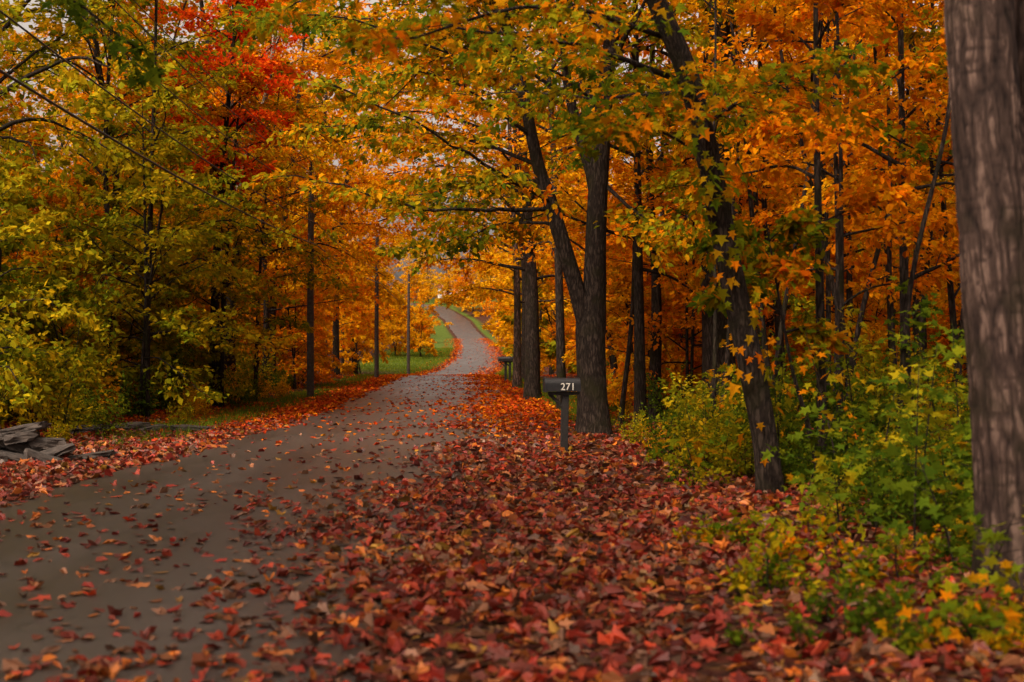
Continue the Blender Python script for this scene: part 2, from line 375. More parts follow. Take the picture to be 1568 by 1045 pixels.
g = Grower(.12, MAPLE, .8); y = 15.8
P, R = g.stem([(2.87,y,0),(2.80,y,.7),(2.66,y,1.45),(2.44,y,2.47),(2.18,y-.1,3.7),(1.93,y-.2,4.64),(1.5,y-.3,5.6),(1.06,y-.4,6.6),(.5,y-.5,8.6)],
              [.14,.14,.14,.14,.13,.12,.10,.07,.02], 16, .04)
g.crown(P, 6.0, 12, 2.8, .04)
for pts, r in [([(1.9,y,4.6),(1.0,y-.8,4.75),(-.1,y-1.3,4.75),(-1.4,y-1.8,4.5)], .035),
               ([(1.7,y,5.1),(.7,y-1.8,5.0),(-.4,y-2.8,4.7),(-1.2,y-3.4,4.45)], .03),
               ([(1.95,y,4.5),(1.4,y+.9,4.6),(.5,y+1.8,4.75),(-.7,y+2.4,4.8)], .03),
               ([(2.1,y,4.1),(2.7,y-.9,4.4),(3.3,y-1.7,4.5)], .025),
               ([(2.1,y,3.8),(1.5,y-.7,4.0),(.8,y-1.1,4.0)], .02),
               ([(1.4,y,5.6),(.2,y-.2,5.9),(-1.4,y-.3,5.7),(-2.6,y-.5,5.3)], .035)]:
    g.limb(pts, r, None, 11, 6, 6, 8, .2, .95)
for zc, k in [(.5,8),(1.2,12),(1.7,16),(2.2,30),(2.6,44),(3.0,40),(3.4,36),(3.8,34),(4.2,30),(4.6,20)]:
    zz = zc+rng.normal(0,.22,k); zz = np.clip(zz, .2, 5.2); a = rng.random(k)*6.28
    b = np.stack([np.interp(zz, P[:,2], P[:,0]), np.interp(zz, P[:,2], P[:,1]), zz], 1)
    o = np.stack([np.cos(a), np.sin(a), 0*a], 1)
    g.leaves(b+o*(.17+.2*rng.random(k))[:,None], o*.4-UP*.8+rng.normal(0,.3,(k,3)), o+UP*.4+rng.normal(0,.3,(k,3)), .13*(.7+.6*rng.random(k)))
addobj('leaning_tree', g.finish('leaning_tree', BARK, LM['mixed']))

g = Grower(.13, OVAL, .9); y = 29
P, R = g.stem([(4.22,y,0),(4.2,y,2),(4.16,y,4),(4.14,y,7),(4.3,y,10),(4.2,y,14)], [.36,.34,.32,.28,.18,.04], 18, .03)
g.crown(P, 6.2, 18, 3.6, .06, nlf=6)
addobj('oak_tree', g.finish('broad_tree', BARK, LM['orange']))

for (x0, x1, y, r, sd) in [(3.50, 3.20, 9.8, .26, 21), (4.02, 3.80, 10.2, .25, 57)]:
    g = Grower(.12, OVAL, .8)
    P, R = g.stem([(x0,y,0),(x0-.06,y,1.0),(x0-(x0-x1)*.5,y,2.2),(x1+.02,y,4.0),(x1-.05,y,6),(x1-.2,y,9),(x1,y,13)], [r*1.04,r,r*.93,r*.88,r*.8,r*.5,.03], k=12, bark=(sd,))
    g.crown(P, 6.3, 14, 3.2, .06, nlf=6)
    addobj('oak_tree', g.finish('foreground_oak', BARKN, LM['mixed']))

def slim(name, pts, r, z0, mat, nl=12, L=1.8, ls=.12, bark=BARK, nlf=6, arch=None):
    g = Grower(ls, OVAL if ls < .14 else KITE, 1)
    n = len(pts); P, R = g.stem(pts, list(np.linspace(r, r*.25, n)), 10, .03)
    g.crown(P, z0, nl, L, r*.2+.006, elev=(5, 50), nsub=7, nlf=nlf)
    for q in (arch or []): g.limb(q, r*.28, None, 14, 5, 7, 7, .15, 1.5)
    return addobj(name, g.finish(name, bark, LM[mat]))
slim('beech_tree', [(2.62,29,0),(2.58,29,3),(2.55,29,6),(2.5,29,11)], .13, 3.0, 'orange', 15, 1.9)
slim('beech_tree', [(3.2,32,0),(3.25,32,3),(3.1,32,6),(3.3,32,12)], .15, 3.6, 'gold', 15, 2)
def archl(x, y, z, d, s=1):
    return [(x,y,z),(x+d*1.6*s,y-.4,z+.7),(x+d*3.4*s,y-.8,z+1.0),(x+d*5.0*s,y-1.2,z+.7)]
slim('unseen_shade_tree', [(.64,45,0),(.62,45,3),(.55,45,5),(.3,45,9),(.2,45,15)], .26, 3.6, 'orange', 26, 3.4, .16,
     arch=[archl(.6,45,4.8,-1), archl(.5,45,6.4,-1,.9), archl(.4,45,8,-1,1), archl(.3,45,9.6,-1,1), archl(.3,44,11,-1,.9), archl(.3,44,12.4,-1,.8)])
slim('unseen_shade_tree', [(.2,56,0),(.2,56,4),(0,56,8),(-.4,56,17)], .17, 3.0, 'gold', 26, 3.6, .18, BARKL,
     arch=[archl(.2,56,5.2,-1), archl(.1,56,7.4,-1), archl(0,56,9.4,-1,1.1), archl(0,56,11.5,-1,1.1), archl(0,56,13.2,-1,1)])
slim('unseen_shade_tree', [(1.3,37,0),(1.2,37,4),(1.0,37,8),(.6,37,14)], .13, 5.0, 'mapleg', 20, 3.0, .15,
     arch=[archl(1.1,37,7.2,-1), archl(.9,37,8.8,-1), archl(.8,37,10.4,-1)])
slim('unseen_shade_tree', [(-9.3,55,0),(-9.2,55,4),(-8.6,55,8),(-7.8,55,16)], .16, 3.5, 'gold', 26, 3.4, .18,
     arch=[archl(-9,55,6.6,1,1), archl(-8.8,55,8.6,1,1), archl(-8.5,55,10.6,1,1.1), archl(-8.2,55,12.4,1,1)])
slim('unseen_shade_tree', [(-9.6,66,0),(-9.5,66,5),(-8.8,66,11),(-8.2,66,19)], .18, 3.5, 'orange', 28, 4.0, .22,
     arch=[archl(-9,66,8.6,1,1.1), archl(-8.8,66,10.6,1,1.1), archl(-8.5,66,12.6,1,1.2), archl(-8.2,66,14.6,1,1.1)])
slim('unseen_shade_tree', [(.6,69,0),(.6,69,5),(.2,69,11),(0,69,19)], .18, 3.5, 'gold', 28, 4.0, .22,
     arch=[archl(.4,69,7.6,-1,1.1), archl(.2,69,10,-1,1.1), archl(.1,69,12.6,-1,1.1), archl(0,69,14.6,-1,1)])
slim('unseen_shade_tree', [(-10.4,84,0),(-10.3,84,6),(-9.6,84,13),(-8.8,84,21)], .2, 4, 'gold', 28, 4.6, .28,
     arch=[archl(-9.8,84,10,1,1.1), archl(-9.6,84,13,1,1.2), archl(-9,84,15.6,1,1.1)])
slim('birch_tree', [(3.78,17.3,0),(3.74,17.3,2.5),(3.70,17.3,5),(3.7,17.3,9)], .07, 3.0, 'orange', 13, 1.3)
slim('sapling', [(3.57,16.5,0),(3.42,16.5,.8),(3.23,16.5,1.5),(2.95,16.5,3.1)], .04, 1.7, 'mixed', 6, .8)
slim('birch_tree', [(7.1,30,0),(7.12,30,3),(7.08,30,6),(7.1,30,11)], .09, 2.8, 'orange', 13, 1.9)
slim('birch_tree', [(5.84,21,0),(5.80,21,2),(5.76,21,5),(5.7,21,10)], .10, 2.2, 'orange', 15, 1.7)
slim('oak_tree', [(9.5,33,0),(9.45,33,3),(9.5,33,7),(9.4,33,13)], .20, 4.0, 'gold', 16, 2.6)
slim('birch_tree', [(7.95,25,0),(7.75,25,2.2),(7.5,25,5.5),(7.3,25,10)], .08, 2.4, 'gold', 12, 1.9)
slim('unseen_shade_tree', [(6.4,35,0),(6.3,35,3),(6.2,35,6),(6.0,35,12)], .15, 2.6, 'orange', 16, 2.2)
slim('unseen_shade_tree', [(5.75,30,0),(5.6,30,2.4),(5.3,30,5),(5.2,30,10)], .11, 2.4, 'gold', 15, 2.0)
slim('beech_tree', [(5.0,22,0),(5.05,22,3),(5.0,22,6),(5.2,22,10)], .06, 2.2, 'orange', 12, 1.5)
for x, y, r, mt in [(3.7,25.5,.05,'olive'),(4.9,26.5,.07,'gold'),(6.1,27.5,.065,'orange'),(7.4,22.4,.07,'olive'),(6.9,24,.06,'gold'),(8.6,28,.09,'orange'),(5.2,33,.08,'gold'),
                    (8.3,35,.11,'orange'),(10.4,31,.10,'gold'),(11.6,36,.13,'orange'),(6.6,19.2,.055,'mixed'),(2.1,34,.08,'gold'),(2.9,38,.11,'orange'),(4.4,37,.10,'orange'),
                    (4.5,19.6,.045,'orange'),(5.7,24.6,.06,'orange'),(3.2,22.8,.04,'mixed'),(9.3,27,.08,'orange')]:
    a_, b_ = rng.normal(0, .5, 2)
    slim('birch_tree', [(x,y,0),(x+a_*.3+rng.normal(0,.08),y,2),(x+a_*.7+rng.normal(0,.1),y,4.5),(x+a_,y,7),(x+a_+b_,y,11)], r, 2.6, mt, 9, 1.6)
for x, y, r, mt in [(4.3,24.2,.05,'orange'),(5.3,28.4,.08,'gold'),(6.6,26.0,.07,'orange'),(7.9,29.5,.09,'orange'),(9.0,24.5,.07,'gold'),(3.5,35,.10,'orange'),(7.2,33,.10,'orange'),
                    (9.9,29,.08,'orange'),(5.9,37.5,.12,'gold'),(2.4,31.5,.06,'orange'),(4.75,17.6,.04,'mixed'),(6.2,22.6,.05,'gold'),(8.0,21.5,.06,'orange'),(11.0,33.5,.10,'orange')]:
    a_, b_ = rng.normal(0, .6, 2)
    slim('birch_tree', [(x,y,0),(x+a_*.3+rng.normal(0,.1),y,2.4),(x+a_*.7+rng.normal(0,.12),y,4.8),(x+a_,y,7.4),(x+a_+b_,y,11.5)], r, 5.2, mt, 7, 1.8)

# hero trees (left)
slim('unseen_shade_tree', [(-8.5,33,0),(-8.45,33,3),(-8.35,33,6),(-8.2,33,12)], .10, 1.8, 'olive', 26, 2.6, .13)
slim('oak_tree', [(-8.9,45,0),(-8.9,45,3),(-8.6,45,6),(-8.9,45,10),(-9,45,15)], .20, 3.6, 'yellow', 28, 3.2, .16)
slim('unseen_shade_tree', [(-8.35,48,0),(-8.3,48,3),(-8.4,48,7),(-8.0,48,14)], .12, 2.4, 'orange', 24, 3.0, .16)
slim('unseen_shade_tree', [(-10.1,35,0),(-9.9,35,3),(-10,35,7),(-9.6,35,13)], .11, 1.5, 'olive', 26, 2.8, .13)
slim('unseen_shade_tree', [(-7.9,38.5,0),(-7.8,38.5,3),(-7.6,38.5,6),(-7.3,38.5,9)], .09, 2.0, 'yellow', 22, 2.2, .13)
slim('unseen_shade_tree', [(-7.8,43.2,0),(-7.7,43.2,3),(-7.5,43.2,6),(-7.0,43.2,10)], .07, 2.2, 'mapleg', 20, 2.0, .14)
slim('red_maple_tree', [(-8.2,39,0),(-8.1,39,4),(-7.9,39,7),(-7.5,39,11.5)], .15, 5.8, 'red', 34, 2.0, .14)
slim('sycamore_tree', [(-9.2,44,0),(-9.0,44,4),(-8.2,44,7.5),(-7.5,44,10),(-7.3,44,13)], .15, 6.5, 'orange', 12, 2.0, .13, BARKP)
g = Grower(.12, MAPLE, .8)
P, R = g.stem([(-7.6,13,0),(-7.5,13,2),(-7.4,13,5),(-7.2,13,9),(-7.0,13,12)], [.22,.20,.18,.12,.02], 14)
g.crown(P, 5.6, 14, 3.0, .06)
for pts in [[(-7.4,13,4.6),(-5.8,13.3,5.3),(-4.6,13.6,5.2),(-3.7,13.8,4.6)]]:
    g.limb(pts, .04, None, 9, 6, 6, 7, .3, .8)
addobj('unseen_shade_tree', g.finish('near_left_maple', BARK, LM['green']))
for x, y, h, q in [(-7.2,3.5,13,1),(-7.2,-3.5,14,1),(4.6,1.0,13,-1),(4.4,-6,13,-1),(-7.6,-11,14,1),(-7.4,8.5,13,1)]:  # unseen trees added beside and behind the camera to shade the foreground
    slim('unseen_shade_tree', [(x,y,0),(x+.1*q,y,4),(x+.4*q,y,8),(x+.6*q,y,h)], .2, 5.4, 'mapleg', 20, 4.2, .2, nlf=5,
         arch=[archl(x,y,6.2,q,.9), archl(x+.2*q,y,7.6,q,.9)])

# ------------------------------------------------------------ forest mass
def scatter(n, xr, yr, mind, clear_l, clear_r):
    pts = []; tries = 0
    while len(pts) < n and tries < n*40:
        tries += 1
        y = yr[0]+(yr[1]-yr[0])*random.random(); x = xr[0](y)+(xr[1](y)-xr[0](y))*random.random()
        c = float(cx(y)); cl = clear_l(y) if callable(clear_l) else clear_l
        if c-cl < x < c+clear_r: continue
        if any((x-a)**2+(y-b)**2 < mind**2 for a, b in pts): continue
        pts.append((x, y))
    return pts
def pal(x, y):
    r = random.random()
    if x < -5:
        if y < 40: return 'olive' if r < .6 else ('yellow' if r < .85 else 'orange')
        if y < 80: return 'yellow' if r < .25 else ('gold' if r < .5 else ('orange' if r < .84 else 'olive'))
        return 'gold' if r < .5 else ('yellow' if r < .65 else 'orange')
    if y < 80: return 'orange' if r < .56 else ('gold' if r < .82 else ('yellow' if r < .9 else 'olive'))
    return 'orange' if r < .4 else 'gold'
RC = random.choice
M = Mass()
for x, y in scatter(34, (lambda y: -9-.42*y, lambda y: -9.2), (28, 70), 2.8, 6.6, 0):
    M.add(RC(TALL), x, y, pal(x, y), .75+.35*random.random())
for x, y in scatter(30, (lambda y: 4, lambda y: 7+.42*y), (36, 72), 2.8, 0, 5.5):
    M.add(RC(TALL), x, y, pal(x, y), .75+.35*random.random())
for x, y in scatter(85, (lambda y: -50, lambda y: 50), (68, 180), 4.2, lambda y: 8 if y < 120 else 13, 5.8):
    M.add(RC(TALLF), x, y, pal(x, y), .95+.4*random.random())
for x, y in scatter(140, (lambda y: -75, lambda y: 65), (180, 460), 5.5, lambda y: 14 if y < 345 else 8, 6.0):
    M.add(RC(TALLX), x, y, pal(x, y), .75+.35*random.random())
for y in (76, 92, 108, 126, 146, 170, 195, 220):
    if y < 115: M.add(RC(TALLF), float(cx(y))-7.2-random.random(), y, pal(-10, y+20), .95+.1*random.random())
    M.add(RC(TALLF), float(cx(y))+4.8+.8*random.random(), y+6, pal(5, y), 1.0+.1*random.random())
M.done('forest')
M = Mass()
for x, y in scatter(85, (lambda y: -8-.42*y, lambda y: -8.0), (24, 62), 1.15, 5.6, 0):
    M.add(RC(UNDER), x, y, 'olive' if (y < 42 and random.random() < .5) else pal(x, y), .6+.55*random.random())
for x, y in scatter(80, (lambda y: 2.6, lambda y: 6+.42*y), (30, 70), 1.35, 0, 4.6):
    M.add(RC(UNDER), x, y, pal(x, y), .6+.6*random.random())
for x, y in scatter(130, (lambda y: -40, lambda y: 35), (62, 220), 2.4, 6.0, 4.2):
    M.add(RC(UNDERF), x, y, pal(x, y), .8+.6*random.random())
for x, y in scatter(70, (lambda y: -50, lambda y: 35), (220, 420), 3, 6.5, 4.5):
    M.add(RC(UNDERF), x, y, pal(x, y), 1+.6*random.random())
M.done('understory')
M = Mass()
for x, y in scatter(170, (lambda y: -7-.40*y, lambda y: -7.1), (24, 60), .6, 4.9, 0):
    M.add(RC(SHRUB), x, y, RC(['green','green','olive','olive','yellow']), (.7+.55*random.random())*(.6 if x > cx(y)-5.6 else 1))
for x, y in scatter(180, (lambda y: 1.9, lambda y: 5+.42*y), (18, 56), .7, 0, 4.4):
    if x < 2.6 and y < 30: continue
    M.add(RC(SHRUB), x, y, RC(['green','green','olive','yellow']), .5+.5*random.random())
for x, y in scatter(34, (lambda y: 3.0+.02*y, lambda y: 2.2+.36*y), (11.5, 19), .42, 0, 4.4):
    M.add(RC(SHRUB), x, y, RC(['green','green','olive']), .3+.45*random.random())
for x, y, m_, s_ in [(4.0,12.6,'green',.5),(4.5,12.9,'olive',.7),(3.5,13.4,'green',.45),(4.9,13.8,'green',.8),(3.4,17.5,'green',.5),(2.7,19.5,'olive',.5),(2.3,21.5,'green',.45),
                    (3.0,20.5,'green',.6),(3.8,19.2,'olive',.6),(4.4,18.2,'green',.7),(5.2,17.5,'olive',.8),(5.8,16.5,'green',.8),(2.9,23,'green',.6),(3.6,24,'olive',.7),
                    (4.8,20.5,'green',.8),(6,19,'olive',.9),(2.1,24.6,'olive',.45),(3.0,8.1,'olive',.2),(3.3,14.6,'olive',.4),(3.9,15.2,'green',.6),(4.6,15.8,'yellow',.6),
                    (3.1,11.6,'olive',.3),(3.6,11.2,'green',.35),(3.9,14.2,'green',.5),(5.6,14.8,'green',.9),(2.9,22,'olive',.5),(2.4,23.4,'yellow',.4),(4.9,16.6,'green',.7),
                    (3.2,16.2,'green',.35),(3.1,18.4,'olive',.4),(5.1,19.0,'green',.8),(5.6,21.2,'olive',.9),(3.3,21.4,'green',.6),(4.2,22.6,'green',.8)]:
    M.add(SHRUB[int(x*10) % 3], x, y, m_, s_)
for k in range(150):
    y = 7.5+16*random.random(); lo = 1.3+.05*(y-8); x = lo+(.36*y+.5-lo)*random.random()**.8
    M.add(RC(HERB), x, y, RC(['green','green','olive','yellow','mixed']), .45+.6*random.random())
M.done('shrubs')

def sapling(x, y, H, mat, nb=7, ls=.12):
    g = Grower(ls, MAPLE, 1)
    dx, dy = rng.normal(0, .25, 2)
    P, R = g.stem([(0,0,0),(dx*.3,dy*.3,H*.4),(dx,dy,H)], [.012,.009,.003], 5, flare=False)
    for i in range(nb):
        z = H*(.35+.62*i/nb); b = np.array([np.interp(z,P[:,2],P[:,0]), np.interp(z,P[:,2],P[:,1]), z]); a = i*2.4+rng.random()
        g.sub(b, np.array([math.cos(a), math.sin(a), .3]), .45*(1.1-.5*i/nb), .004, 4, 3)
    addobj('sapling', g.finish('sapling', BARK, LM[mat]), (x, y, float(ground_h(x, y))))
sapling(3.45,12.2,1.55,'green'); sapling(4.1,12.4,1.3,'green',8); sapling(3.9,13.6,1.7,'olive',8); sapling(2.95,13.6,.8,'mixed',6)
sapling(2.9,8.4,.35,'mixed',6,.1); sapling(2.4,11.6,.4,'olive',5,.1); sapling(4.6,15.0,2.2,'green',9); sapling(3.4,18,1.3,'olive',7); sapling(2.2,17.0,.6,'mixed',6)
sapling(3.3,10.6,.8,'green',7); sapling(3.7,11.5,1.2,'green',8); sapling(2.6,8.0,.22,'mixed',4,.09); sapling(2.9,12.6,.6,'green',7,.1); sapling(3.1,15.0,1.0,'green',7)
sapling(3.6,15.6,1.8,'mixed',9,.1); sapling(4.2,17.2,2.4,'olive',10,.1); sapling(2.7,20.6,1.5,'mixed',8,.1); sapling(3.4,19.6,2.2,'gold',9,.1); sapling(2.4,22.4,1.2,'olive',7,.1)
sapling(3.05,9.2,.6,'green',6,.1); sapling(4.4,13.9,1.9,'green',9,.11); sapling(3.7,14.4,1.5,'olive',8,.1); sapling(5.0,17.8,2.6,'green',10,.11); sapling(3.75,10.9,1.0,'mixed',7,.1)

# ------------------------------------------------------------ ground sheet and road
ys = np.unique(np.concatenate([np.arange(-60, 60, .75), np.arange(60, 420, 3.0), np.arange(420, 1500, 40.)]))
xs = np.unique(np.concatenate([np.arange(-20, 20, .5), np.arange(20, 80, 3), -np.arange(20, 80, 3), np.array([80,120,200,350,700,-80,-120,-200,-350,-700])]))
X, Y = np.meshgrid(xs, ys); Xw = X + cx(Y); Z = ground_h(Xw, Y)
V = np.stack([Xw, Y, Z], -1).reshape(-1, 3); nx, ny = len(xs), len(ys)
idx = np.arange(nx*ny).reshape(ny, nx)
F = np.stack([idx[:-1,:-1], idx[:-1,1:], idx[1:,1:], idx[1:,:-1]], -1).reshape(-1, 4)
def grass_w(x, y):
    e = x-cx(y)
    wig = .35*np.sin(y*.9)+.2*np.sin(y*2.7+1)
    l = np.clip((-e-3.3-wig*.5)/.8, 0, 1)*np.clip((5.4+e+wig)/1.0, 0, 1)*np.clip((y-23)/5, 0, 1)*np.where(y > 115, 1, .9)
    lf = np.clip((-e-3.0)/.6, 0, 1)*np.clip((12+e)/1.5, 0, 1)*np.clip((y-115)/15, 0, 1)
    r = np.clip((e-3.0-.5*np.clip((60-y)/30,0,1))/.5, 0, 1)*np.clip((5.2-e)/1.2, 0, 1)*np.clip((y-27)/6, 0, 1)
    far = np.clip((y-330)/20, 0, 1)
    drive = np.exp(-((y-55-(-e-3)*.3)/1.6)**2)*(e < -2.5)
    return np.clip(np.maximum(np.maximum(np.maximum(l, lf)*(1-drive), r), far), 0, 1)
m, nt, N, L = newmat('forest_floor')
out = N.new('ShaderNodeOutputMaterial'); p = N.new('ShaderNodeBsdfPrincipled'); geo = N.new('ShaderNodeNewGeometry')
vo = N.new('ShaderNodeTexVoronoi'); vo.inputs['Scale'].default_value = 11; L.new(geo.outputs['Position'], vo.inputs['Vector'])
sep = N.new('ShaderNodeSeparateColor'); L.new(vo.outputs['Color'], sep.inputs[0])
r1 = ramp(N, [(.014,.009,.007),(.040,.012,.008),(.08,.018,.010),(.045,.022,.012),(.11,.05,.015)]); L.new(sep.outputs[0], r1.inputs[0])
no = N.new('ShaderNodeTexNoise'); no.inputs['Scale'].default_value = 9; no.inputs['Detail'].default_value = 8; L.new(geo.outputs['Position'], no.inputs['Vector'])
r2 = ramp(N, [(.03,.045,.008),(.08,.12,.012),(.15,.16,.02)], [.3,.55,.8]); L.new(no.outputs['Fac'], r2.inputs[0])
at = N.new('ShaderNodeAttribute'); at.attribute_name = 'grass'
mx = N.new('ShaderNodeMix'); mx.data_type = 'RGBA'; L.new(at.outputs['Fac'], mx.inputs[0]); L.new(r1.outputs[0], mx.inputs[6]); L.new(r2.outputs[0], mx.inputs[7])
L.new(mx.outputs[2], p.inputs['Base Color']); p.inputs['Roughness'].default_value = .9; p.inputs['Specular IOR Level'].default_value = .1
b = N.new('ShaderNodeBump'); b.inputs['Strength'].default_value = .7; b.inputs['Distance'].default_value = .04
L.new(mathn(nt, 'ADD', sep.outputs[1], no.outputs['Fac']), b.inputs['Height']); L.new(b.outputs[0], p.inputs['Normal']); L.new(p.outputs[0], out.inputs[0])
me = build_mesh('ground', [(V, F, 0)], [m])
a = me.attributes.new('grass', 'FLOAT', 'POINT'); a.data.foreach_set('value', grass_w(V[:,0], V[:,1]).astype(np.float32))
addobj('ground', me)

m, nt, N, L = newmat('asphalt')
out = N.new('ShaderNodeOutputMaterial'); p = N.new('ShaderNodeBsdfPrincipled'); geo = N.new('ShaderNodeNewGeometry')
n1 = N.new('ShaderNodeTexNoise'); n1.inputs['Scale'].default_value = 90; n1.inputs['Detail'].default_value = 4; L.new(geo.outputs['Position'], n1.inputs['Vector'])
mp = N.new('ShaderNodeMapping'); mp.inputs['Scale'].default_value = (1.3,.22,1); L.new(geo.outputs['Position'], mp.inputs[0])
n2 = N.new('ShaderNodeTexNoise'); n2.inputs['Scale'].default_value = .9; n2.inputs['Detail'].default_value = 6; L.new(mp.outputs[0], n2.inputs['Vector'])
vc = N.new('ShaderNodeTexVoronoi'); vc.feature = 'DISTANCE_TO_EDGE'; vc.inputs['Scale'].default_value = .4
nd = N.new('ShaderNodeTexNoise'); nd.inputs['Scale'].default_value = 1.5; nd.inputs['Detail'].default_value = 5; L.new(geo.outputs['Position'], nd.inputs['Vector'])
va = N.new('ShaderNodeVectorMath'); va.operation = 'MULTIPLY_ADD'; va.inputs[1].default_value = (1.6,1.6,1.6)
L.new(nd.outputs['Color'], va.inputs[0]); L.new(geo.outputs['Position'], va.inputs[2]); L.new(va.outputs[0], vc.inputs['Vector'])
crack = N.new('ShaderNodeMapRange'); crack.inputs['From Max'].default_value = .012; L.new(vc.outputs['Distance'], crack.inputs['Value'])
fac = mathn(nt, 'ADD', mathn(nt, 'MULTIPLY', n1.outputs['Fac'], .6), mathn(nt, 'MULTIPLY', n2.outputs['Fac'], .6))
r = ramp(N, [(.014,.011,.009),(.040,.031,.026),(.095,.074,.062)], [.3,.58,.92]); L.new(fac, r.inputs[0])
mc = N.new('ShaderNodeMix'); mc.data_type = 'RGBA'; mc.inputs[6].default_value = (.006,.005,.004,1); L.new(r.outputs[0], mc.inputs[7])
L.new(mathn(nt, 'ADD', mathn(nt, 'MULTIPLY', crack.outputs[0], .6), .4), mc.inputs[0])
L.new(mc.outputs[2], p.inputs['Base Color']); p.inputs['Specular IOR Level'].default_value = .55
L.new(mathn(nt, 'ADD', mathn(nt, 'MULTIPLY', n2.outputs['Fac'], .4), .18), p.inputs['Roughness'])
b = N.new('ShaderNodeBump'); b.inputs['Strength'].default_value = .5; b.inputs['Distance'].default_value = .007; L.new(n1.outputs['Fac'], b.inputs['Height'])
L.new(b.outputs[0], p.inputs['Normal']); L.new(p.outputs[0], out.inputs[0])
us = np.linspace(-HW, HW, 13); yr = ys[ys < 430]
U, Y = np.meshgrid(us, yr); edge = (np.abs(U) > HW-.01)*(.10*np.sin(Y*1.3)+.06*np.sin(Y*3.7))*np.sign(U)
V = np.stack([U+edge+cx(Y), Y, hy(Y)+.006+.035*(1-(U/HW)**2)], -1).reshape(-1, 3)
idx = np.arange(len(V)).reshape(len(yr), 13)
F = np.stack([idx[:-1,:-1], idx[:-1,1:], idx[1:,1:], idx[1:,:-1]], -1).reshape(-1, 4)
addobj('road', build_mesh('road', [(V, F, 0)], [m]))
def surf(x, y):
    u = x-cx(y)
    return np.where(np.abs(u) < HW, hy(y)+.008+.035*(1-(u/HW)**2), ground_h(x, y))

# ------------------------------------------------------------ fallen leaves
def litter(n, xr, yr, dens, size, tpl, lift):
    y = yr[0]+(yr[1]-yr[0])*rng.random(n); x = xr[0]+(xr[1]-xr[0])*rng.random(n)
    d = dens(x, y); k = rng.random(n) < d; x = x[k]; y = y[k]; d = d[k]; n = len(x)
    a = rng.random(n)*6.28; tilt = .16+.65*np.clip(d, 0, 1)
    D = np.stack([np.cos(a), np.sin(a), rng.normal(0, .35, n)*tilt], 1)
    Nn = np.array([0,0,1.])+rng.normal(0, 1, (n,3))*(tilt*.8)[:,None]
    P = np.stack([x, y, surf(x, y)+.008+lift*rng.random(n)*np.clip(d*1.2-.2, 0, 1)], 1)
    return leaf_arrays(P, D, Nn, size*(.45+.75*rng.random(n)), tpl, 2.2)
def dens(x, y):
    e = x-cx(y)
    w = .25*np.sin(y*.8)+.18*np.sin(y*2.3+1)+.12*np.sin(y*5.1)
    rb = np.clip((e-(.5+w-.004*np.clip(y-20,0,60)))/1.7, 0, 1)**1.4
    lb = np.clip((-e-(2.2-.3*np.clip((y-40)/40,0,1)+.4*w))/.35, 0, 1)
    g = grass_w(x, y)
    road = .028+.085*np.clip((e+1.9)/3, 0, 1)+.03*np.clip(np.sin(x*2.2+y*.9)*np.sin(y*.6), 0, 1)
    patch = (.50+.50*np.clip(.5+vnoise(x*1.7, y*1.4), 0, 1))*(1-.35*np.clip((e-6.2)/2, 0, 1))
    out = np.maximum(np.maximum(rb*patch, lb*.9), road)
    return out*(1-.72*g)
wedge = lambda x, y: (np.abs(x) < .42*y+3.5)
groups = []
f1 = lambda x, y: dens(x,y)*wedge(x,y)
fnear = lambda x, y: f1(x,y)*np.clip(1-(y-22)/16, 0, 1)
ffar = lambda x, y: f1(x,y)*np.clip((y-22)/16, 0, 1)
groups.append((*litter(26000, (-9, 9), (3.0, 17), f1, .125, MAPLE, .06), 0))
groups.append((*litter(28000, (-9, 9), (3.0, 17), f1, .115, MAPLE2, .06), 0))
groups.append((*litter(12000, (-9, 9), (3.0, 17), f1, .095, OVAL, .07), 0))
groups.append((*litter(45000, (-14, 14), (17, 42), fnear, .125, MAPLE2, .06), 0))
groups.append((*litter(50000, (-14, 14), (17, 42), fnear, .12, OVAL, .06), 0))
groups.append((*litter(45000, (-14, 14), (17, 42), ffar, .125, MAPLE2, .06), 1))
groups.append((*litter(50000, (-14, 14), (17, 42), ffar, .12, OVAL, .06), 1))
groups.append((*litter(70000, (-11, 5), (42, 110), lambda x, y: dens(x,y)*np.where(np.abs(x-cx(y))<4.5, 1, .3), .15, KITE, .05), 1))
groups.append((*litter(34000, (-16, 5), (110, 260), lambda x, y: dens(x,y)*(np.abs(x-cx(y))<5), .22, KITE, .05), 1))
addobj('fallen_leaves', build_mesh('fallen_leaves', groups, [LM['fallen'], LM['fallen_far']], False))

# ------------------------------------------------------------ grass verge
def grass(n, yr, h, wdt, xr=(-8, 14)):
    y = yr[0]+(yr[1]-yr[0])*rng.random(n); x = cx(y)+(xr[0]+xr[1]*rng.random(n))
    k = rng.random(n) < grass_w(x, y); x = x[k]; y = y[k]; n = len(x)
    a = rng.random(n)*6.28; hh = h*(.4+.8*rng.random(n)); b = np.stack([x, y, ground_h(x, y)-.01], 1)
    o = np.stack([np.cos(a), np.sin(a), 0*a], 1)*wdt; ln = rng.normal(0, .35, (n, 2))*hh[:,None]
    tip = b+np.stack([ln[:,0], ln[:,1], hh], 1)
    V = np.stack([b-o, b+o, tip], 1).reshape(-1, 3); return V, np.arange(3*n).reshape(n, 3)
addobj('grass', build_mesh('grass', [(*grass(80000, (22, 60), .18, .009), 0), (*grass(90000, (60, 200), .22, .018, (-13, 19)), 0)], [LM['grass']], False))

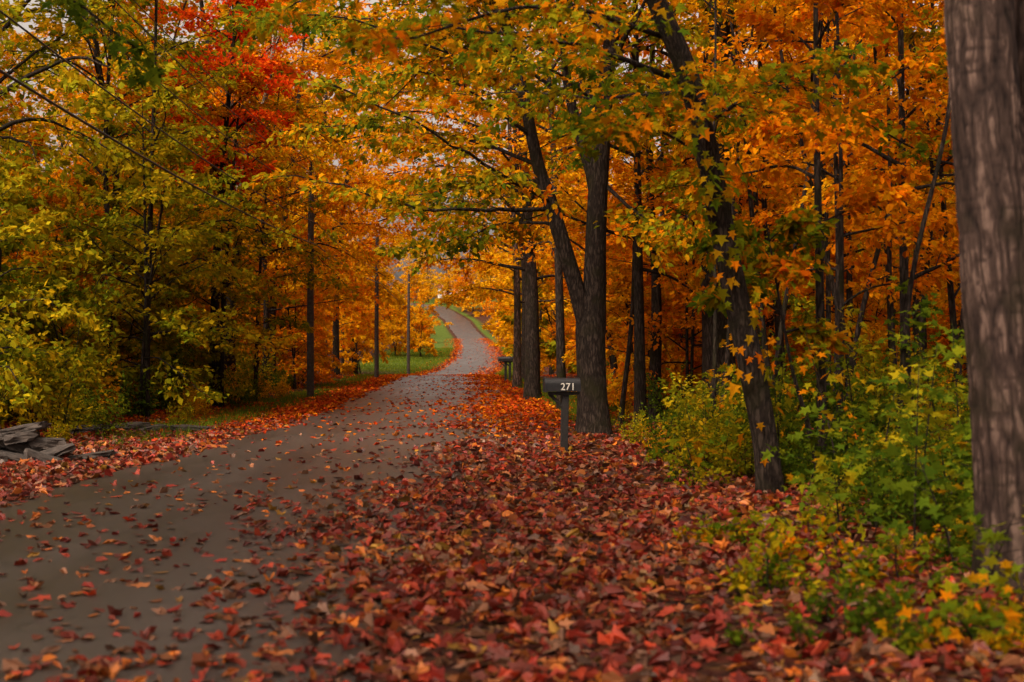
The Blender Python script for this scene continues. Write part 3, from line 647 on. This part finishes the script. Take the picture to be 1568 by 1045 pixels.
# ------------------------------------------------------------ stones on the left
stone = plain('stone', (.045,.034,.028), .9, 0, 7, .6, .9)
def rocks(name, items):
    import bmesh
    V = []; F = []; nv = 0
    for (x, y, z, sx, sy, sz) in items:
        bm = bmesh.new(); bmesh.ops.create_cube(bm, size=1)
        bmesh.ops.subdivide_edges(bm, edges=bm.edges[:], cuts=3, use_grid_fill=True)
        bm.verts.ensure_lookup_table(); v = np.array([q.co[:] for q in bm.verts]); f = np.array([[q.index for q in ff.verts] for ff in bm.faces])
        bm.free()
        v = v*.8+nrm(v)*.1+rng.normal(0, .035, v.shape); a = rng.random()*3
        v = v*np.array([sx, sy, sz]); c, s_ = math.cos(a*.3), math.sin(a*.3)
        v = np.stack([v[:,0]*c-v[:,1]*s_, v[:,0]*s_+v[:,1]*c, v[:,2]+v[:,0]*rng.normal(0,.15)], 1)+np.array([x, y, z])
        V.append(v); F.append(f+nv); nv += len(v)
    me = build_mesh(name, [(np.concatenate(V), np.concatenate(F), 0)], [stone], False); return addobj(name, me)
it = []
for layer in range(5):
    for k in range(7-layer):
        it.append((-8.5+.36*k+rng.normal(0,.07)+.12*layer, 20.6+rng.normal(0,.2), .05+.10*layer, .3+.4*rng.random(), .45, .09+.07*rng.random()))
rocks('stone_wall', it)
rocks('stone_wall', [(-8.6+.5*k+rng.normal(0,.15), 27.6+.12*k+rng.normal(0,.2), .02+rng.random()*.08, .35+.5*rng.random(), .5, .10+.1*rng.random()) for k in range(6)])

# ------------------------------------------------------------ utility poles and lines
wood = plain('weathered_wood', (.04,.028,.022), .85, 0, 12, .5, .5)
dark = plain('dark_metal', (.02,.02,.022), .5, .6, 30, .2, .05)
poles = [(-6.2,16.5),(-6.45,45.5),(-6.95,73),(-7.5,103)]
pole_top = 7.4
for i, (x, y) in enumerate(poles):
    z = float(ground_h(x, y)); e = empty('utility_pole', (x, y, z))
    a = Acc(); a.tube([(0,0,-.3),(0,0,3),(.02,0,6),(.03,0,pole_top)], [.12,.11,.095,.08], 12); a.tube([(.03,0,pole_top),(.03,0,pole_top+.01)], [.08,.001], 12)
    addobj('shaft', build_mesh('pole_shaft', [(np.concatenate(a.V), np.concatenate(a.F), 0)], [wood]), parent=e)
    a = Acc()
    for zz in (4.9, 5.6, 6.4, 7.1): a.tube([(.08,0,zz),(.2,0,zz),(.22,0,zz+.04)], [.02,.02,.03], 6)
    a.tube([(.03,0,pole_top),(.03,0,pole_top+.08),(.03,0,pole_top+.12),(.03,0,pole_top+.18)], [.02,.045,.03,.04], 8)
    addobj('insulators', build_mesh('insulators', [(np.concatenate(a.V), np.concatenate(a.F), 0)], [dark]), parent=e)
a = Acc()
chain = [(-5.9,-12)]+poles
for dx, zz, r, sag in [(.2,4.9,.020,.18),(.2,5.6,.014,.25),(.2,6.4,.011,.25),(.2,7.1,.010,.3),(.03,7.58,.010,.3)]:
    for (x0, y0), (x1, y1) in zip(chain[:-1], chain[1:]):
        t = np.linspace(0, 1, 14)
        a.tube(np.stack([x0+(x1-x0)*t+dx, y0+(y1-y0)*t, zz+hy(y0)*(1-t)+hy(y1)*t-sag*4*t*(1-t)], 1), np.full(14, r), 5)
addobj('power_line', build_mesh('power_line', [(np.concatenate(a.V), np.concatenate(a.F), 0)], [dark]))

# ------------------------------------------------------------ mailboxes
boxmat = plain('black_enamel', (.014,.014,.016), .42, .0, 40, .35, .04)
postmat = plain('post_wood', (.012,.009,.008), .8, 0, 25, .4, .3)
white = plain('white_paint', (.62,.58,.52), .6, 0, 30, .1, .02)
redp = plain('red_paint', (.35,.02,.015), .5, 0, 30, .1, .02)
def boxmesh(name, sx, sy, sz, mat, bev=.006):
    import bmesh
    bm = bmesh.new(); bmesh.ops.create_cube(bm, size=1)
    for v in bm.verts: v.co.x *= sx; v.co.y *= sy; v.co.z *= sz
    bmesh.ops.bevel(bm, geom=bm.edges[:], offset=bev, segments=2, affect='EDGES')
    me = bpy.data.meshes.new(name); bm.to_mesh(me); bm.free(); me.materials.append(mat); return me
def child(e, name, me, loc, rot=(0,0,0)):
    o = bpy.data.objects.new(name, me); scene.collection.objects.link(o); o.parent = e; o.location = loc; o.rotation_euler = rot; return o
def mailbox(x, y, rot, num=True, s=1.0):
    e = empty('mailbox', (x, y, float(ground_h(x, y)))); e.rotation_euler = rot; e.scale = (s,)*3
    child(e, 'post', boxmesh('post', .11, .11, 1.2, postmat), (.0, .04, .35), (0, math.radians(1), 0))
    child(e, 'support_arm', boxmesh('support_arm', .5, .09, .05, postmat), (-.02, 0, .925))
    child(e, 'brace', boxmesh('brace', .34, .05, .05, postmat), (-.12, .04, .80), (0, math.radians(42), 0))
    w, h, Lb = .2, .115, .56
    prof = [(-w/2, 0), (w/2, 0), (w/2, h)] + [(w/2*math.cos(t), h+w/2*math.sin(t)) for t in np.linspace(0, math.pi, 14)[1:-1]] + [(-w/2, h)]
    n = len(prof); V = []
    for xx, sc in ((-Lb/2, .96), (-Lb/2+.012, 1), (Lb/2-.012, 1), (Lb/2, .96)):
        for (a_, b_) in prof: V.append((xx, a_*sc, b_*sc+.004))
    F = [(k*n+i, k*n+(i+1) % n, (k+1)*n+(i+1) % n, (k+1)*n+i) for k in range(3) for i in range(n)]
    F += [tuple(range(n-1, -1, -1)), tuple(range(3*n, 4*n))]
    me = bpy.data.meshes.new('box_body'); me.from_pydata(V, [], F); me.materials.append(boxmat); me.update()
    child(e, 'box_body', me, (-.04, 0, .955))
    V = []
    for xx, sc in ((-.012, 1.1), (.02, 1.1)):
        for (a_, b_) in prof: V.append((xx, a_*sc, b_*sc-.006))
    F = [(i, (i+1) % n, n+(i+1) % n, n+i) for i in range(n)]+[tuple(range(n-1, -1, -1)), tuple(range(n, 2*n))]
    me = bpy.data.meshes.new('door'); me.from_pydata(V, [], F); me.materials.append(boxmat); me.update()
    child(e, 'door', me, (-.325, 0, .955))
    child(e, 'latch', boxmesh('latch', .03, .03, .03, dark, .004), (-.345, 0, 1.15))
    child(e, 'flag', boxmesh('flag', .16, .006, .035, redp, .002), (.06, .112, 1.05))
    child(e, 'number_plate', boxmesh('number_plate', .24, .006, .12, boxmat, .002), (.03, -.106, 1.03))
    if num:
        c = bpy.data.curves.new('house_number', 'FONT'); c.body = '271'; c.size = .16; c.extrude = .002; c.align_x = 'CENTER'; c.align_y = 'CENTER'
        o = bpy.data.objects.new('house_number', c); scene.collection.objects.link(o)
        dg = bpy.context.evaluated_depsgraph_get(); me = bpy.data.meshes.new_from_object(o.evaluated_get(dg)); bpy.data.objects.remove(o)
        me.materials.clear(); me.materials.append(white)
        child(e, 'house_number', me, (.03, -.1125, 1.03), (math.radians(90), 0, 0))
mailbox(.84, 22.6, (0, 0, math.radians(8)))
mailbox(-.30, 66, (0, 0, math.radians(-4)), False)
mailbox(-.1, 67.5, (0, 0, math.radians(5)), False)

# ------------------------------------------------------------ house at the top of the hill
hx, hyy = -17.0, 415.; hz = float(ground_h(hx, hyy))
e = empty('white_house', (hx, hyy, hz))
wall = plain('house_siding', (.7,.66,.6), .7, 0, 3, .05, .02); roof = plain('house_roof', (.22,.07,.05), .8, 0, 3, .2, .1); glass = plain('window_glass', (.03,.035,.04), .1, 0, 3, .1, 0)
child(e, 'walls', boxmesh('walls', 9, 6, 3, wall, .02), (0, 0, 1.5))
me = bpy.data.meshes.new('roof'); me.from_pydata([(-5,-3.5,2.9),(5,-3.5,2.9),(5,3.5,2.9),(-5,3.5,2.9),(-5,0,5),(5,0,5)], [], [(0,1,5,4),(2,3,4,5),(0,4,3),(1,2,5),(3,2,1,0)]); me.materials.append(roof); child(e, 'roof', me, (0,0,.12))
for k, xx in enumerate((-3.4,-1.6,1.6,3.4)):
    child(e, 'window_%d' % k, boxmesh('window', .9,.06,1.1, glass, .01), (xx,-3.04,1.6))
child(e, 'door', boxmesh('door', 1,.08,2.1, redp, .01), (0,-3.05,1.05)); child(e, 'chimney', boxmesh('chimney', .7,.7,1.8, roof, .02), (3,1,5))

# ------------------------------------------------------------ sky, sun, camera
w = bpy.data.worlds.new('World'); scene.world = w; w.use_nodes = True; nt = w.node_tree
bg = nt.nodes['Background']; sky = nt.nodes.new('ShaderNodeTexSky'); sky.sky_type = 'NISHITA'; sky.sun_disc = False
EL, AZ = math.radians(46), math.radians(-145)
sky.sun_elevation = EL; sky.sun_rotation = AZ; sky.dust_density = 7; sky.air_density = 1; sky.ozone_density = 1
hs = nt.nodes.new('ShaderNodeHueSaturation'); hs.inputs['Saturation'].default_value = .12
mul = nt.nodes.new('ShaderNodeMix'); mul.data_type = 'RGBA'; mul.blend_type = 'MULTIPLY'; mul.inputs[0].default_value = 1; mul.inputs[7].default_value = (1.75,1.48,1.28,1)
nt.links.new(sky.outputs[0], hs.inputs['Color']); nt.links.new(hs.outputs[0], mul.inputs[6]); nt.links.new(mul.outputs[2], bg.inputs[0])
bg.inputs[1].default_value = .15
sl = bpy.data.lights.new('sun', 'SUN'); sl.energy = 3.0; sl.angle = math.radians(14); sl.color = (1,.86,.66)
so = bpy.data.objects.new('sun', sl); scene.collection.objects.link(so)
from mathutils import Vector
dirv = Vector((math.sin(AZ)*math.cos(EL), math.cos(AZ)*math.cos(EL), math.sin(EL)))
so.rotation_euler = dirv.to_track_quat('Z', 'Y').to_euler(); so.location = (0,0,30)
cam = bpy.data.cameras.new('camera'); cam.lens = 50; cam.sensor_width = 36; cam.clip_end = 3000; cam.clip_start = .1
cam.dof.use_dof = True; cam.dof.focus_distance = 32; cam.dof.aperture_fstop = 1.9
co = bpy.data.objects.new('camera', cam); scene.collection.objects.link(co); co.location = (0,0,1.67); co.rotation_euler = (math.radians(90.2), 0, 0)
scene.camera = co
scene.view_settings.view_transform = 'Standard'; scene.view_settings.look = 'None'; scene.view_settings.exposure = 0
